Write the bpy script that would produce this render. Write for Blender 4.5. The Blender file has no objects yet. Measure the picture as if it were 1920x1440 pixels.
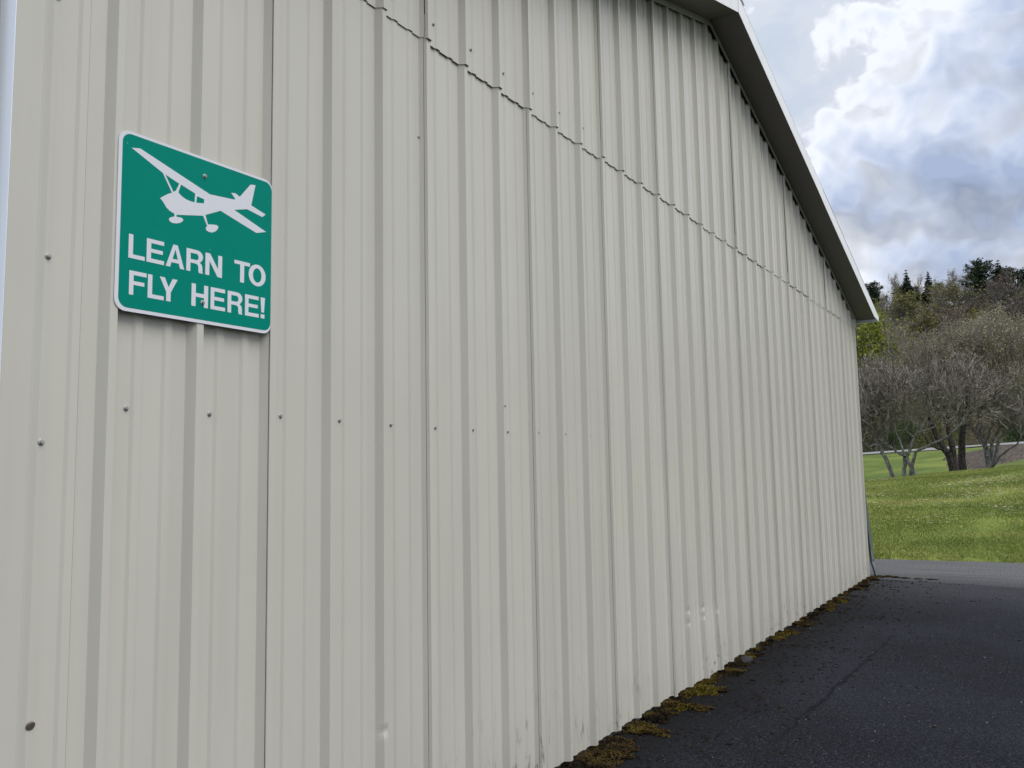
import bpy, bmesh, math, random
import numpy as np
from mathutils import Matrix, Vector

FT = 0.3048
# ------------------------------------------------------------------ camera
CAM = np.array([-1.4605, -2.3565, 1.566])
CR = np.array([0.5360, -0.8440, -0.0181]); CU = np.array([-0.0771, -0.0703, 0.9946])
CR /= np.linalg.norm(CR); CU -= CR * (CU @ CR); CU /= np.linalg.norm(CU)
CF = np.cross(CU, CR)
FPX = 1595.6                                   # focal length in pixels of a 1920 px wide frame
scene = bpy.context.scene
C = scene.collection
cd = bpy.data.cameras.new('camera'); cam = bpy.data.objects.new('camera', cd); C.objects.link(cam)
cd.sensor_width = 36; cd.lens = 36 * FPX / 1920; cd.clip_start = 0.05; cd.clip_end = 3000
m = Matrix.Identity(4)
for i in range(3):
    m[i][0] = CR[i]; m[i][1] = CU[i]; m[i][2] = -CF[i]; m[i][3] = CAM[i]
cam.matrix_world = m
scene.camera = cam
scene.render.resolution_x = 1024; scene.render.resolution_y = 768

def ray(px, py):
    D = CF * FPX + CR * (px - 960) - CU * (py - 720)
    return D / np.linalg.norm(D)
def at(px, py, X):                             # point of the line of sight that lies X metres along the wall's direction
    D = ray(px, py); return CAM + D * (X - CAM[0]) / D[0]

# ------------------------------------------------------------------ node helper
class G:
    def __init__(s, nt): s.nt = nt
    def n(s, t, ins=None, **kw):
        nd = s.nt.nodes.new(t)
        for k, v in kw.items(): setattr(nd, k, v)
        for k, v in (ins or {}).items():
            sock = nd.inputs[k]
            if isinstance(v, bpy.types.NodeSocket): s.nt.links.new(v, sock)
            else:
                if sock.type == 'RGBA' and len(v) == 3: v = (*v, 1)
                sock.default_value = v
        return nd
    def m(s, op, a, b=0.0, c=None, clamp=False):
        ins = {0: a, 1: b}
        if c is not None: ins[2] = c
        return s.n('ShaderNodeMath', ins, operation=op, use_clamp=clamp).outputs[0]
    def v(s, op, a, b=(0, 0, 0)):
        nd = s.n('ShaderNodeVectorMath', {0: a, 1: b} if not op == 'SCALE' else {0: a, 'Scale': b}, operation=op)
        return nd.outputs['Value'] if op in ('DOT_PRODUCT', 'LENGTH', 'DISTANCE') else nd.outputs[0]
    def noise(s, vec, scale, detail=4, rough=0.55, dist=0.0, col=False):
        nd = s.n('ShaderNodeTexNoise', {'Vector': vec, 'Scale': scale, 'Detail': detail, 'Roughness': rough, 'Distortion': dist})
        return nd.outputs['Color' if col else 'Fac']
    def smooth(s, x, a, b, lo=0.0, hi=1.0):
        return s.n('ShaderNodeMapRange', {0: x, 1: a, 2: b, 3: lo, 4: hi}, interpolation_type='SMOOTHSTEP').outputs[0]
    def lin(s, x, a, b, lo=0.0, hi=1.0):
        return s.n('ShaderNodeMapRange', {0: x, 1: a, 2: b, 3: lo, 4: hi}).outputs[0]
    def mix(s, f, a, b, mode='MIX'):
        nd = s.nt.nodes.new('ShaderNodeMix'); nd.data_type = 'RGBA'; nd.blend_type = mode
        for k, v in ((0, f), (6, a), (7, b)):
            if isinstance(v, bpy.types.NodeSocket): s.nt.links.new(v, nd.inputs[k])
            else: nd.inputs[k].default_value = (*v, 1) if isinstance(v, tuple) and len(v) == 3 else v
        return nd.outputs[2]
    def ramp(s, x, stops):
        nd = s.n('ShaderNodeValToRGB', {0: x}); e = nd.color_ramp.elements
        while len(e) < len(stops): e.new(0.5)
        for el, (pos, col) in zip(e, stops): el.position = pos; el.color = (*col, 1)
        return nd.outputs[0]
    def stretch(s, vec, sc):
        return s.v('MULTIPLY', vec, sc)

# ------------------------------------------------------------------ sky
SUN_EL, SUN_AZ = math.radians(50), math.radians(-91)      # azimuth measured from +X towards +Y
sun_dir = Vector((math.cos(SUN_EL) * math.cos(SUN_AZ), math.cos(SUN_EL) * math.sin(SUN_AZ), math.sin(SUN_EL)))
w = bpy.data.worlds.new('World'); scene.world = w; w.use_nodes = True
g = G(w.node_tree); w.node_tree.nodes.clear()
sky = g.n('ShaderNodeTexSky', sky_type='NISHITA', sun_disc=False, sun_elevation=SUN_EL,
          sun_rotation=math.pi / 2 - SUN_AZ, altitude=300, air_density=1.0, dust_density=1.5, ozone_density=1.0)
dirv = g.v('NORMALIZE', g.n('ShaderNodeTexCoord').outputs['Generated'])
def bump(vec, px, py, r0, r1, amp):
    c = ray(px, py)
    return g.m('MULTIPLY', g.smooth(g.v('DISTANCE', vec, tuple(c)), r0 / FPX, r1 / FPX, 1.0, 0.0), amp)
MASSES = [(1860, 430, 330, 425, .17), (1890, 40, 30, 170, .06), (1480, 80, 60, 240, -.08), (1690, 0, 40, 170, -.12),
          (1850, 350, 20, 240, .19), (1610, 330, 20, 170, .10), (1650, 500, 40, 200, -.10), (1680, 350, 10, 110, -.07), (1860, 430, 20, 110, -.06)]
warp = g.n('ShaderNodeVectorMath', {0: g.noise(dirv, 10, 3, .6, col=True), 1: (.5, .5, .5)}, operation='SUBTRACT').outputs[0]
vv = g.v('ADD', dirv, g.v('SCALE', warp, 0.075))
wide = g.v('ADD', dirv, g.v('SCALE', warp, 0.22))
st = g.stretch(vv, (1, 1, 1.4))
up = tuple(CU * .026 - CR * .016)
st1 = g.v('ADD', st, up)
def puffs(vec, det): return g.n('ShaderNodeTexVoronoi', {'Vector': vec, 'Scale': 13, 'Detail': det, 'Roughness': .55, 'Lacunarity': 2.2}, feature='F1', normalize=True).outputs['Distance']
mass = 0.0; mass1 = 0.0; wide1 = g.v('ADD', wide, up)
for a in MASSES: mass = g.m('ADD', mass, bump(wide, *a)); mass1 = g.m('ADD', mass1, bump(wide1, *a))
big = g.noise(st, 4.2, 1, .5); fine = g.noise(st, 16, 7, .62)
D0 = g.m('ADD', g.m('MULTIPLY', big, .48), g.m('MULTIPLY', fine, .50))
D0 = g.m('ADD', g.m('SUBTRACT', g.m('ADD', D0, .17), g.m('MULTIPLY', puffs(st, 2.0), .40)), mass)
soft = g.noise(st, 16, 2, .5)
Ds = g.m('ADD', g.m('ADD', g.m('MULTIPLY', big, .48), g.m('MULTIPLY', soft, .50)), g.m('ADD', mass, .02))
Di = g.m('ADD', g.m('MULTIPLY', D0, .45), g.m('MULTIPLY', Ds, .55))
lit = g.m('MULTIPLY', g.m('SUBTRACT', soft, g.noise(st1, 16, 2, .5)), .55)
lit = g.m('ADD', lit, g.m('SUBTRACT', mass, mass1))
cov = g.smooth(D0, .55, .62)
body = g.ramp(g.lin(Di, .55, .90), [(0.0, (.55, .57, .61)), (.25, (.53, .56, .62)), (.60, (.39, .435, .53)), (1.0, (.235, .285, .40))])
sh = g.m('MINIMUM', g.m('MAXIMUM', g.m('ADD', 1.0, g.m('MULTIPLY', lit, 2.2)), .78), 1.15)
body = g.v('SCALE', body, g.m('MULTIPLY', sh, 10.0))
veil = g.mix(g.smooth(D0, .36, .60), (4.2, 4.7, 5.5), (4.95, 5.25, 5.8))
veil = g.mix(.08, veil, sky.outputs[0])
colr = g.mix(cov, veil, body)
elev = g.n('ShaderNodeSeparateXYZ', {0: dirv}).outputs[2]
colr = g.v('SCALE', colr, g.smooth(elev, .42, .95, 1.0, 1.9))       # an overcast sky is brighter overhead than low down
bg = g.n('ShaderNodeBackground', {'Color': colr, 'Strength': .1})
g.nt.links.new(bg.outputs[0], g.n('ShaderNodeOutputWorld').inputs[0])

sl = bpy.data.lights.new('sun', 'SUN'); sl.energy = 1.1; sl.angle = math.radians(40); sl.color = (1, .965, .91)
so = bpy.data.objects.new('sun', sl); C.objects.link(so)
so.rotation_euler = sun_dir.to_track_quat('Z', 'Y').to_euler()
vs = scene.view_settings; vs.view_transform = 'Standard'; vs.look = 'None'; vs.exposure = 0.58; vs.gamma = 1
vs.use_curve_mapping = False

# ------------------------------------------------------------------ materials
def mat(name, fn, rough=.6, spec=.5, metal=0.0):
    mt = bpy.data.materials.new(name); mt.use_nodes = True
    gg = G(mt.node_tree); b = mt.node_tree.nodes['Principled BSDF']
    b.inputs['Roughness'].default_value = rough; b.inputs['Metallic'].default_value = metal
    b.inputs['Specular IOR Level'].default_value = spec
    pos = gg.n('ShaderNodeNewGeometry').outputs['Position']
    r = fn(gg, pos, b)
    if r is not None:
        if isinstance(r, tuple): b.inputs['Base Color'].default_value = (*r, 1)
        else: gg.nt.links.new(r, b.inputs['Base Color'])
    return mt
def set_bump(gg, b, h, strength, dist):
    bn = gg.n('ShaderNodeBump', {'Height': h, 'Strength': strength, 'Distance': dist})
    gg.nt.links.new(bn.outputs[0], b.inputs['Normal'])
def tint(gg, b, col, amt, sc=6.0, pos=None):
    return gg.mix(gg.noise(pos, sc, 5), tuple(c * (1 - amt) for c in col), tuple(min(1, c * (1 + amt)) for c in col))

def paint_fn(base, dirt=True):
    def fn(gg, pos, b):
        rnd = gg.n('ShaderNodeObjectInfo').outputs['Random']
        c = gg.mix(rnd, tuple(x * .96 for x in base), tuple(x * 1.025 for x in base))
        streak = gg.noise(gg.stretch(pos, (7, 7, .4)), 1.0, 3, .5)
        c = gg.mix(gg.smooth(streak, .42, .72, 0, .13), c, (.33, .32, .28))
        if dirt:
            z = gg.n('ShaderNodeSeparateXYZ', {0: pos}).outputs[2]
            low = gg.smooth(z, .02, .55, 1, 0)
            xw = gg.n('ShaderNodeSeparateXYZ', {0: pos}).outputs[0]
            spot = gg.m('MULTIPLY', gg.smooth(xw, 1.9, 2.4), gg.smooth(xw, 2.8, 3.3, 1, 0))
            lf = gg.m('MAXIMUM', gg.smooth(gg.noise(pos, .8, 2), .45, .66, 0, .8), spot)
            sm = gg.smooth(gg.noise(gg.stretch(pos, (26, 26, 6)), 1.0, 6, .65), .56, .66)
            c = gg.mix(gg.m('MULTIPLY', gg.m('MULTIPLY', low, lf), gg.m('MULTIPLY', sm, .75)), c, (.09, .09, .085))
            gr = gg.m('MULTIPLY', gg.smooth(z, 0, .28, 1, 0), gg.smooth(gg.noise(gg.stretch(pos, (70, 70, 22)), 1, 3), .58, .66))
            c = gg.mix(gg.m('MULTIPLY', gr, gg.smooth(gg.noise(pos, 1.7, 1), .48, .6, 0, .85)), c, (.05, .05, .05))
            c = gg.mix(gg.m('MULTIPLY', gg.smooth(z, 0, .45, .22, 0), gg.noise(gg.stretch(pos, (6, 6, 2)), 1, 4)), c, (.22, .205, .17))
            vo = gg.n('ShaderNodeTexVoronoi', {'Vector': pos, 'Scale': 7.0}, feature='F1')
            cell = gg.n('ShaderNodeSeparateXYZ', {0: vo.outputs['Color']}).outputs
            sz = gg.m('MULTIPLY', cell[1], .022)
            spk = gg.m('MULTIPLY', gg.m('LESS_THAN', vo.outputs['Distance'], sz), gg.m('GREATER_THAN', cell[0], .55))
            c = gg.mix(gg.m('MULTIPLY', spk, .6), c, (.12, .10, .08))
        h = gg.noise(gg.stretch(pos, (2.2, 2.2, .9)), 1, 2)
        set_bump(gg, b, h, .35, .03)
        return c
    return fn
PAINT = mat('beige_painted_steel', paint_fn((.56, .540, .475)), .32, .5)
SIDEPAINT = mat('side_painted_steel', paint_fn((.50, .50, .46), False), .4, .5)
WHITE = mat('white_trim_paint', paint_fn((.86, .87, .88), False), .35, .5)
TRIMSIDE = mat('sky_bright_trim', lambda gg, p, b: tint(gg, b, (.84, .87, .92), .03, 4, p), .28, .5, .6)  # paler part-metal colour puts the sky's reflection on the trim's side leg
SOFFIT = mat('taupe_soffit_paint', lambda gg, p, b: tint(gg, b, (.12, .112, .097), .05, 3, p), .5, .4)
FLASH = mat('flashing_paint', lambda gg, p, b: tint(gg, b, (.33, .32, .29), .05, 5, p), .4, .5)
GALV = mat('galvanised_steel', lambda gg, p, b: tint(gg, b, (.42, .47, .50), .2, 12, p), .4, .5, .6)
BLUEMETAL = mat('weathered_blue_grey_metal', lambda gg, p, b: tint(gg, b, (.15, .168, .18), .35, 9, p), .5, .5, .3)
STEEL = mat('zinc_screw', lambda gg, p, b: tint(gg, b, (.36, .36, .35), .5, 260, p), .5, .5, .5)
RUSTY = mat('dull_bronze_plug', lambda gg, p, b: tint(gg, b, (.13, .105, .085), .3, 200, p), .5)
DARK = mat('dark_concrete_and_shade', lambda gg, p, b: tint(gg, b, (.05, .05, .05), .3, 8, p), .9)
ROOF = mat('roof_steel', lambda gg, p, b: tint(gg, b, (.55, .56, .56), .06, 3, p), .4)

def green_fn(gg, pos, b):
    c = gg.mix(gg.noise(pos, 7, 5), (.0, .215, .160), (.0, .245, .185))
    vo = gg.n('ShaderNodeTexVoronoi', {'Vector': pos, 'Scale': 26})
    cell = gg.n('ShaderNodeSeparateXYZ', {0: vo.outputs['Color']}).outputs
    spk = gg.m('MULTIPLY', gg.m('LESS_THAN', vo.outputs['Distance'], .07), gg.m('GREATER_THAN', cell[0], .92))
    return gg.mix(gg.m('MULTIPLY', spk, .6), c, (.2, .5, .42))
GREEN = mat('green_reflective_sheeting', green_fn, .5, .06)
SIGNW = mat('white_reflective_sheeting', lambda gg, p, b: tint(gg, b, (.70, .71, .76), .03, 30, p), .4, .4)
ALU = mat('aluminium_plate', lambda gg, p, b: (.5, .5, .52), .4, .5, .5)

TAR = [hz for hz in [(7.45, -.975), (7.227, -.96), (6.7, -.93), (6.3, -.93), (5.9, -.905), (5.54, -.913), (5.1, -.90), (4.6, -.885), (4.08, -.88), (3.7, -.87)]]
def asphalt_fn(gg, pos, b):
    xyz = gg.n('ShaderNodeSeparateXYZ', {0: pos}).outputs
    big = gg.noise(pos, .55, 5, .6); mid = gg.noise(pos, 3.2, 5, .65)
    fine = gg.noise(pos, 75, 3, .75); fin2 = gg.noise(pos, 30, 2, .6)
    c = gg.mix(gg.smooth(big, .36, .66), (.0075, .0086, .0140), (.0185, .0205, .029))
    c = gg.mix(gg.smooth(mid, .4, .7, 0, .5), c, (.012, .012, .016))
    c = gg.mix(gg.smooth(fine, .50, .70, 0, .7), c, (.065, .067, .076))
    c = gg.mix(gg.smooth(fine, .50, .36, 0, .8), c, (.004, .004, .006))
    c = gg.mix(gg.smooth(fin2, .54, .74, 0, .5), c, (.048, .051, .060))
    vo = gg.n('ShaderNodeTexVoronoi', {'Vector': pos, 'Scale': 55})
    cell = gg.n('ShaderNodeSeparateXYZ', {0: vo.outputs['Color']}).outputs
    chip = gg.m('MULTIPLY', gg.m('LESS_THAN', vo.outputs['Distance'], .22), gg.m('GREATER_THAN', cell[0], .94))
    c = gg.mix(gg.m('MULTIPLY', chip, cell[1]), c, (.26, .25, .24))
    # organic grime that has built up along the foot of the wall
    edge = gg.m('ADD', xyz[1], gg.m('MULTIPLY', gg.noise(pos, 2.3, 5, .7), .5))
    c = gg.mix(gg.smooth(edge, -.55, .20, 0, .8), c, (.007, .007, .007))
    worn = gg.m('ADD', xyz[0], gg.m('MULTIPLY', gg.noise(gg.stretch(pos, (.8, .4, 1)), 1, 5, .6), 3.0))
    c = gg.mix(gg.smooth(worn, 9.8, 13.6, 0, .5), c, gg.mix(fine, (.03, .03, .034), (.12, .12, .128)))
    # dark mark of an old filled joint
    wob = gg.m('MULTIPLY', gg.m('SUBTRACT', gg.noise(pos, 5, 4), .5), .10)
    yl = gg.m('ADD', gg.lin(xyz[0], 3.7, 7.5, -.868, -.968), wob)
    d = gg.m('ABSOLUTE', gg.m('SUBTRACT', xyz[1], yl))
    wid = gg.smooth(gg.noise(gg.stretch(pos, (2.5, 0, 0)), 1, 2), .35, .75, .004, .032)
    ln = gg.m('MULTIPLY', gg.smooth(d, 0, 1, 1, 0), 1)
    ln = gg.m('LESS_THAN', d, wid)
    ln = gg.m('MULTIPLY', ln, gg.m('MULTIPLY', gg.smooth(xyz[0], 3.4, 4.2), gg.smooth(xyz[0], 7.1, 7.6, 1, 0)))
    c = gg.mix(gg.m('MULTIPLY', ln, .8), c, (.004, .004, .007))
    set_bump(gg, b, gg.m('ADD', fine, gg.m('MULTIPLY', mid, .5)), 1.0, .012)
    return c
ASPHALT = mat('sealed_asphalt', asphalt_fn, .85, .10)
def road_fn(gg, pos, b):
    xyz = gg.n('ShaderNodeSeparateXYZ', {0: pos}).outputs
    big = gg.noise(gg.stretch(pos, (1.2, .35, 1)), 1, 5, .6); fine = gg.noise(gg.stretch(pos, (28, 45, 1)), 1, 4, .75)
    c = gg.mix(big, (.075, .075, .078), (.13, .129, .13))
    c = gg.mix(gg.smooth(fine, .48, .68, 0, .8), c, (.22, .215, .21))
    c = gg.mix(gg.smooth(fine, .50, .36, 0, .8), c, (.022, .022, .025))
    st = gg.noise(gg.stretch(pos, (9, .5, 1)), 1, 4, .65)
    c = gg.mix(gg.smooth(st, .50, .66, 0, .6), c, (.035, .035, .038))
    jd = gg.m('ADD', xyz[0], gg.m('MULTIPLY', gg.noise(gg.stretch(pos, (1, .5, 1)), 1, 4), .8))
    c = gg.mix(gg.smooth(jd, 11.7, 13.2, .7, 0), c, (.030, .030, .034))
    set_bump(gg, b, fine, .7, .006)
    return c
ROAD = mat('worn_grey_asphalt', road_fn, .85, .15)
PALE = mat('pale_concrete_drive', lambda gg, p, b: tint(gg, b, (.24, .236, .23), .15, .6, p), .85, .3)

def grass_fn(gg, pos, b):
    a = gg.noise(gg.stretch(pos, (.9, .22, 1)), 1, 5, .6); f = gg.noise(pos, 9, 6, .7); big = gg.noise(pos, .22, 3)
    c = gg.ramp(a, [(.28, (.105, .150, .016)), (.47, (.165, .205, .029)), (.60, (.225, .245, .048)), (.74, (.31, .29, .095))])
    c = gg.mix(gg.smooth(f, .35, .7, .0, .45), c, (.18, .215, .05))
    c = gg.mix(gg.smooth(f, .5, .28, 0, .3), c, (.045, .065, .014))
    c = gg.mix(gg.smooth(big, .45, .62, 0, .4), c, (.06, .105, .012))
    xx = gg.n('ShaderNodeSeparateXYZ', {0: pos}).outputs[0]
    c = gg.mix(gg.smooth(xx, 33, 40, 0, .8), c, gg.mix(gg.smooth(gg.noise(gg.stretch(pos, (.4, .25, 1)), 1, 5, .6), .38, .64), (.055, .095, .012), (.15, .185, .027)))
    set_bump(gg, b, f, .5, .05)
    return c
GRASS = mat('mown_grass', grass_fn, .8, .2)
HILLG = mat('hillside_leaf_litter', lambda gg, p, b: gg.mix(gg.smooth(gg.noise(p, .15, 5), .4, .65), (.065, .055, .035), (.06, .075, .025)), .95, .1)
def blade_fn(gg, pos, b):
    a = gg.noise(gg.stretch(pos, (.9, .22, 1)), 1, 5, .6); f = gg.noise(pos, 40, 2)
    c = gg.ramp(a, [(.28, (.115, .158, .026)), (.47, (.185, .222, .045)), (.60, (.25, .268, .07)), (.74, (.34, .315, .12))])
    return gg.mix(gg.smooth(f, .5, .75, 0, .3), c, (.24, .25, .07))
BLADE = mat('grass_blades', blade_fn, .6, .3)
STRAW = mat('dry_clippings', lambda gg, p, b: tint(gg, b, (.36, .335, .22), .4, 30, p), .9, .2)
def moss_fn(gg, pos, b):
    a = gg.noise(pos, 4.5, 4, .6); f = gg.noise(pos, 160, 2)
    c = gg.ramp(a, [(.36, (.007, .006, .004)), (.47, (.035, .022, .009)), (.55, (.10, .068, .013)), (.69, (.13, .108, .014))])
    xx = gg.n('ShaderNodeSeparateXYZ', {0: pos}).outputs[0]
    c = gg.mix(gg.smooth(xx, 4.0, 2.6, 0, .7), c, gg.mix(gg.smooth(gg.noise(pos, 9, 4), .4, .62), (.010, .008, .006), (.075, .048, .024)))
    return gg.mix(gg.smooth(f, .5, .3, 0, .75), c, (.014, .011, .005))
MOSS = mat('yellow_brown_moss', moss_fn, .9, .15)
CLUMP = mat('dark_moss_crumbs', lambda gg, p, b: tint(gg, b, (.017, .013, .010), .5, 40, p), .95, .1)
MULCH = mat('bark_mulch', lambda gg, p, b: gg.mix(gg.smooth(gg.noise(p, 5, 6, .75), .38, .62), (.03, .023, .019), (.14, .115, .095)), .95, .1)
STONE = mat('grey_stone', lambda gg, p, b: tint(gg, b, (.021, .020, .020), .35, 30, p), .9)
GRIT = mat('pale_grit', lambda gg, p, b: (.55, .54, .5), .9)

def bark(name, lo, hi, sc=7, vary=0.0):
    def fn(gg, p, b):
        f = gg.noise(gg.stretch(p, (1, 1, .35)), sc * 2.2, 6, .7)
        set_bump(gg, b, f, .8, .03)
        c = gg.mix(gg.smooth(f, .34, .66), lo, hi)
        if vary:
            rnd = gg.n('ShaderNodeObjectInfo').outputs['Random']
            c = gg.mix(gg.m('MULTIPLY', rnd, vary), c, (lo[0] * .75, lo[1] * .85, lo[2] * 1.05))
        return c
    return mat(name, fn, .9, .15)
BARK_GREY = bark('grey_lichen_bark', (.06, .058, .055), (.27, .265, .255))
BARK_DARK = bark('dark_furrowed_bark', (.016, .014, .013), (.075, .066, .06))
TWIG_GREY = bark('grey_twig_bark', (.072, .061, .054), (.34, .305, .270), 3)
TWIG_BROWN = bark('brown_twig_bark', (.15, .126, .110), (.34, .293, .255), 1, .9)
TWIG_PALE = bark('pale_twig_bark', (.20, .185, .165), (.42, .40, .37), 1)
def leaf(name, lo, hi, sc=1.3):
    def fn(gg, p, b):
        rnd = gg.n('ShaderNodeObjectInfo').outputs['Random']
        c = gg.mix(gg.smooth(gg.noise(p, sc, 4, .6), .35, .65), lo, hi)
        return gg.mix(gg.m('MULTIPLY', rnd, .6), c, tuple(x * .7 for x in lo))
    return mat(name, fn, .75, .15)
BUD_CREAM = leaf('cream_green_buds', (.22, .22, .11), (.46, .43, .27), 5)
BUD_BROWN = leaf('brown_buds', (.16, .125, .09), (.28, .22, .155))
BUD_OLIVE = leaf('olive_young_leaves', (.15, .145, .045), (.25, .24, .07))
LEAF_LIME = leaf('lime_spring_leaves', (.20, .225, .03), (.31, .335, .05))
LEAF_GOLD = leaf('golden_spring_leaves', (.22, .19, .03), (.32, .27, .045))
LEAF_SAGE = leaf('pale_sage_leaves', (.20, .22, .16), (.33, .35, .27))
NEEDLE = leaf('dark_spruce_needles', (.012, .020, .014), (.032, .046, .028))
NEEDLE2 = leaf('pine_needles', (.018, .032, .017), (.045, .068, .032))
SHRUB = leaf('dark_green_shrub_leaves', (.018, .040, .016), (.05, .085, .03), 4)

# ------------------------------------------------------------------ object helpers
def mesh(name, v, f, smooth=False):
    me = bpy.data.meshes.new(name); me.from_pydata([tuple(a) for a in v], [], [tuple(a) for a in f]); me.update()
    if smooth: me.polygons.foreach_set('use_smooth', [True] * len(me.polygons))
    return me
def obj(name, me, mt, parent=None):
    o = bpy.data.objects.new(name, me); C.objects.link(o)
    if me is not None and mt is not None and not me.materials: me.materials.append(mt)
    if parent: o.parent = parent
    return o
def tag(o, label=None, cat=None, group=None, kind=None):
    if label: o['label'] = label
    if cat: o['category'] = cat
    if group: o['group'] = group
    if kind: o['kind'] = kind
    return o
def empty(name, loc=(0, 0, 0)):
    o = bpy.data.objects.new(name, None); C.objects.link(o); o.location = loc; o.empty_display_size = .2
    return o
class MB:
    def __init__(s): s.v = []; s.f = []
    def add(s, vs, fs):
        b = len(s.v); s.v += [tuple(a) for a in vs]; s.f += [tuple(i + b for i in q) for q in fs]; return s
    def box(s, a, b):
        (x0, y0, z0), (x1, y1, z1) = a, b
        return s.add([(x0, y0, z0), (x1, y0, z0), (x1, y1, z0), (x0, y1, z0), (x0, y0, z1), (x1, y0, z1), (x1, y1, z1), (x0, y1, z1)],
                     [(3, 2, 1, 0), (4, 5, 6, 7), (0, 1, 5, 4), (1, 2, 6, 5), (2, 3, 7, 6), (3, 0, 4, 7)])
    def prism(s, poly, axis, a, b):
        """poly: closed outline (two coords), extruded along axis ('x','y','z') from a to b"""
        def P(u, v, t): return {'x': (t, u, v), 'y': (u, t, v), 'z': (u, v, t)}[axis]
        n = len(poly)
        return s.add([P(*q, a) for q in poly] + [P(*q, b) for q in poly],
                     [tuple(range(n))[::-1], tuple(range(n, 2 * n))] + [(i, (i + 1) % n, n + (i + 1) % n, n + i) for i in range(n)])
    def mesh(s, name, smooth=False): return mesh(name, s.v, s.f, smooth)
    def build(s, name, mt, parent=None, smooth=False): return obj(name, s.mesh(name, smooth), mt, parent)

rng = np.random.default_rng(7)
random.seed(7)

# ------------------------------------------------------------------ ground
def sst(x, a, b):
    t = np.clip((x - a) / (b - a), 0, 1); return t * t * (3 - 2 * t)
def vnoise(x, y, s):
    x = x * s; y = y * s
    return (np.sin(x * 1.3 + 1.7 * np.sin(y * .9 + 1)) + np.sin(y * 1.7 + 1.3 * np.sin(x * 1.1 + 2)) + .6 * np.sin(2.3 * x + 1.9 * y)) / 2.6
def xedge(y): return 14.36 - .117 * y + .035 * vnoise(y, y * .3, 3.1) + .02 * vnoise(y, 0 * y, 9)
def gz(x, y):
    x = np.asarray(x, float); y = np.asarray(y, float)
    t = x - xedge(y)
    hc = np.clip(1.36 - .092 * y, .3, 2.0)
    rise = np.sin(np.pi / 2 * np.clip(t / 17.5, 0, 1))
    z = -.09 + .07 * np.clip(t / .25, 0, 1) + hc * rise + .035 * vnoise(x, y, .55) * sst(t, .5, 4)
    dip = .62 * sst(y, -.6, 2.2) + .10
    back = sst(x, 33, 40)
    z = z - dip * back + sst(x, 41, 79) * (2.78 - (hc - dip)) * np.where(x > 41, 1, 0)
    z = z + .22 * vnoise(x + 3, y, .33) * sst(x, 34, 42) * sst(x, 78, 60)
    z = z + .02 * np.clip(x - 82, 0, 16) + .22 * sst(x, 78.4, 81.6) - .045 * np.clip(y - 5, -12, 12) * sst(x, 52, 76)
    h = np.clip(x - 98, 0, 160)
    z = z + .262 * h - .0 * h + 1.5 * vnoise(x, y, .035) * sst(x, 105, 160) + .03 * np.clip(x - 258, 0, 400)
    return z
def grid(xs, ys, zf, dz=0.0):
    Xg, Yg = np.meshgrid(xs, ys, indexing='ij'); Z = zf(Xg, Yg) + dz
    v = np.stack([Xg.ravel(), Yg.ravel(), Z.ravel()], 1); n = len(ys)
    f = [(i * n + j, (i + 1) * n + j, (i + 1) * n + j + 1, i * n + j + 1) for i in range(len(xs) - 1) for j in range(n - 1)]
    return v, f
xs = np.concatenate([[-900, -400, -150, -60, -20, 0, 8, 12], np.arange(13.2, 16, .1), np.arange(16, 34, .5), np.arange(34, 76, 1.0), np.arange(76, 84, .4), np.arange(84, 100, 1.5), np.arange(100, 280, 6), [300, 400, 600, 1000, 1600]])
ys = np.concatenate([[-1200, -500, -220, -110, -60, -35, -22], np.arange(-16, 18, .5), np.arange(18, 60, 3), [70, 100, 200, 500, 1200]])
v, f = grid(xs, ys, gz)
gm = mesh('ground', v, f, True); gm.materials.append(GRASS); gm.materials.append(HILLG)
cx_ = np.array([v[q[0]][0] for q in f]); gm.polygons.foreach_set('material_index', (cx_ > 92).astype(int).tolist())
tag(obj('ground', gm, None), kind='structure')

# asphalt apron, and the older grey lane beyond the joint
def jointx(y): return 11.78 + .06 * vnoise(y, y, 2) * .4 + .10 * y * 0
ay = np.concatenate([[-45, -20, -10], np.arange(-7, 1.01, .1), [6, 25]])
apv = []; apf = []
for k, yy in enumerate(ay):
    xx = [-45, -10, 0, 3, 6, 9, float(jointx(yy) - .12 + .12 * max(yy, -4))]
    apv += [(q, yy, -.03 + (0.0)) for q in xx]
    if k: apf += [((k - 1) * 7 + i, (k - 1) * 7 + i + 1, k * 7 + i + 1, k * 7 + i) for i in range(6)]
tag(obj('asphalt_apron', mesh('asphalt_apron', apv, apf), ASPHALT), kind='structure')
rv = []; rf = []
for k, yy in enumerate(ay):
    rv += [(8.0, yy, -.0345), (float(xedge(yy)) + .08, yy, -.0345)]
    if k: rf.append((2 * k - 2, 2 * k - 1, 2 * k + 1, 2 * k))
tag(obj('asphalt_lane', mesh('asphalt_lane', rv, rf), ROAD), kind='structure')
v, f = grid(np.array([78.6, 79.6, 80.6, 81.4]), np.arange(-60, 62, .5), gz, .09)
tag(obj('pale_driveway', mesh('pale_driveway', v, f, True), PALE), kind='structure')

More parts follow.
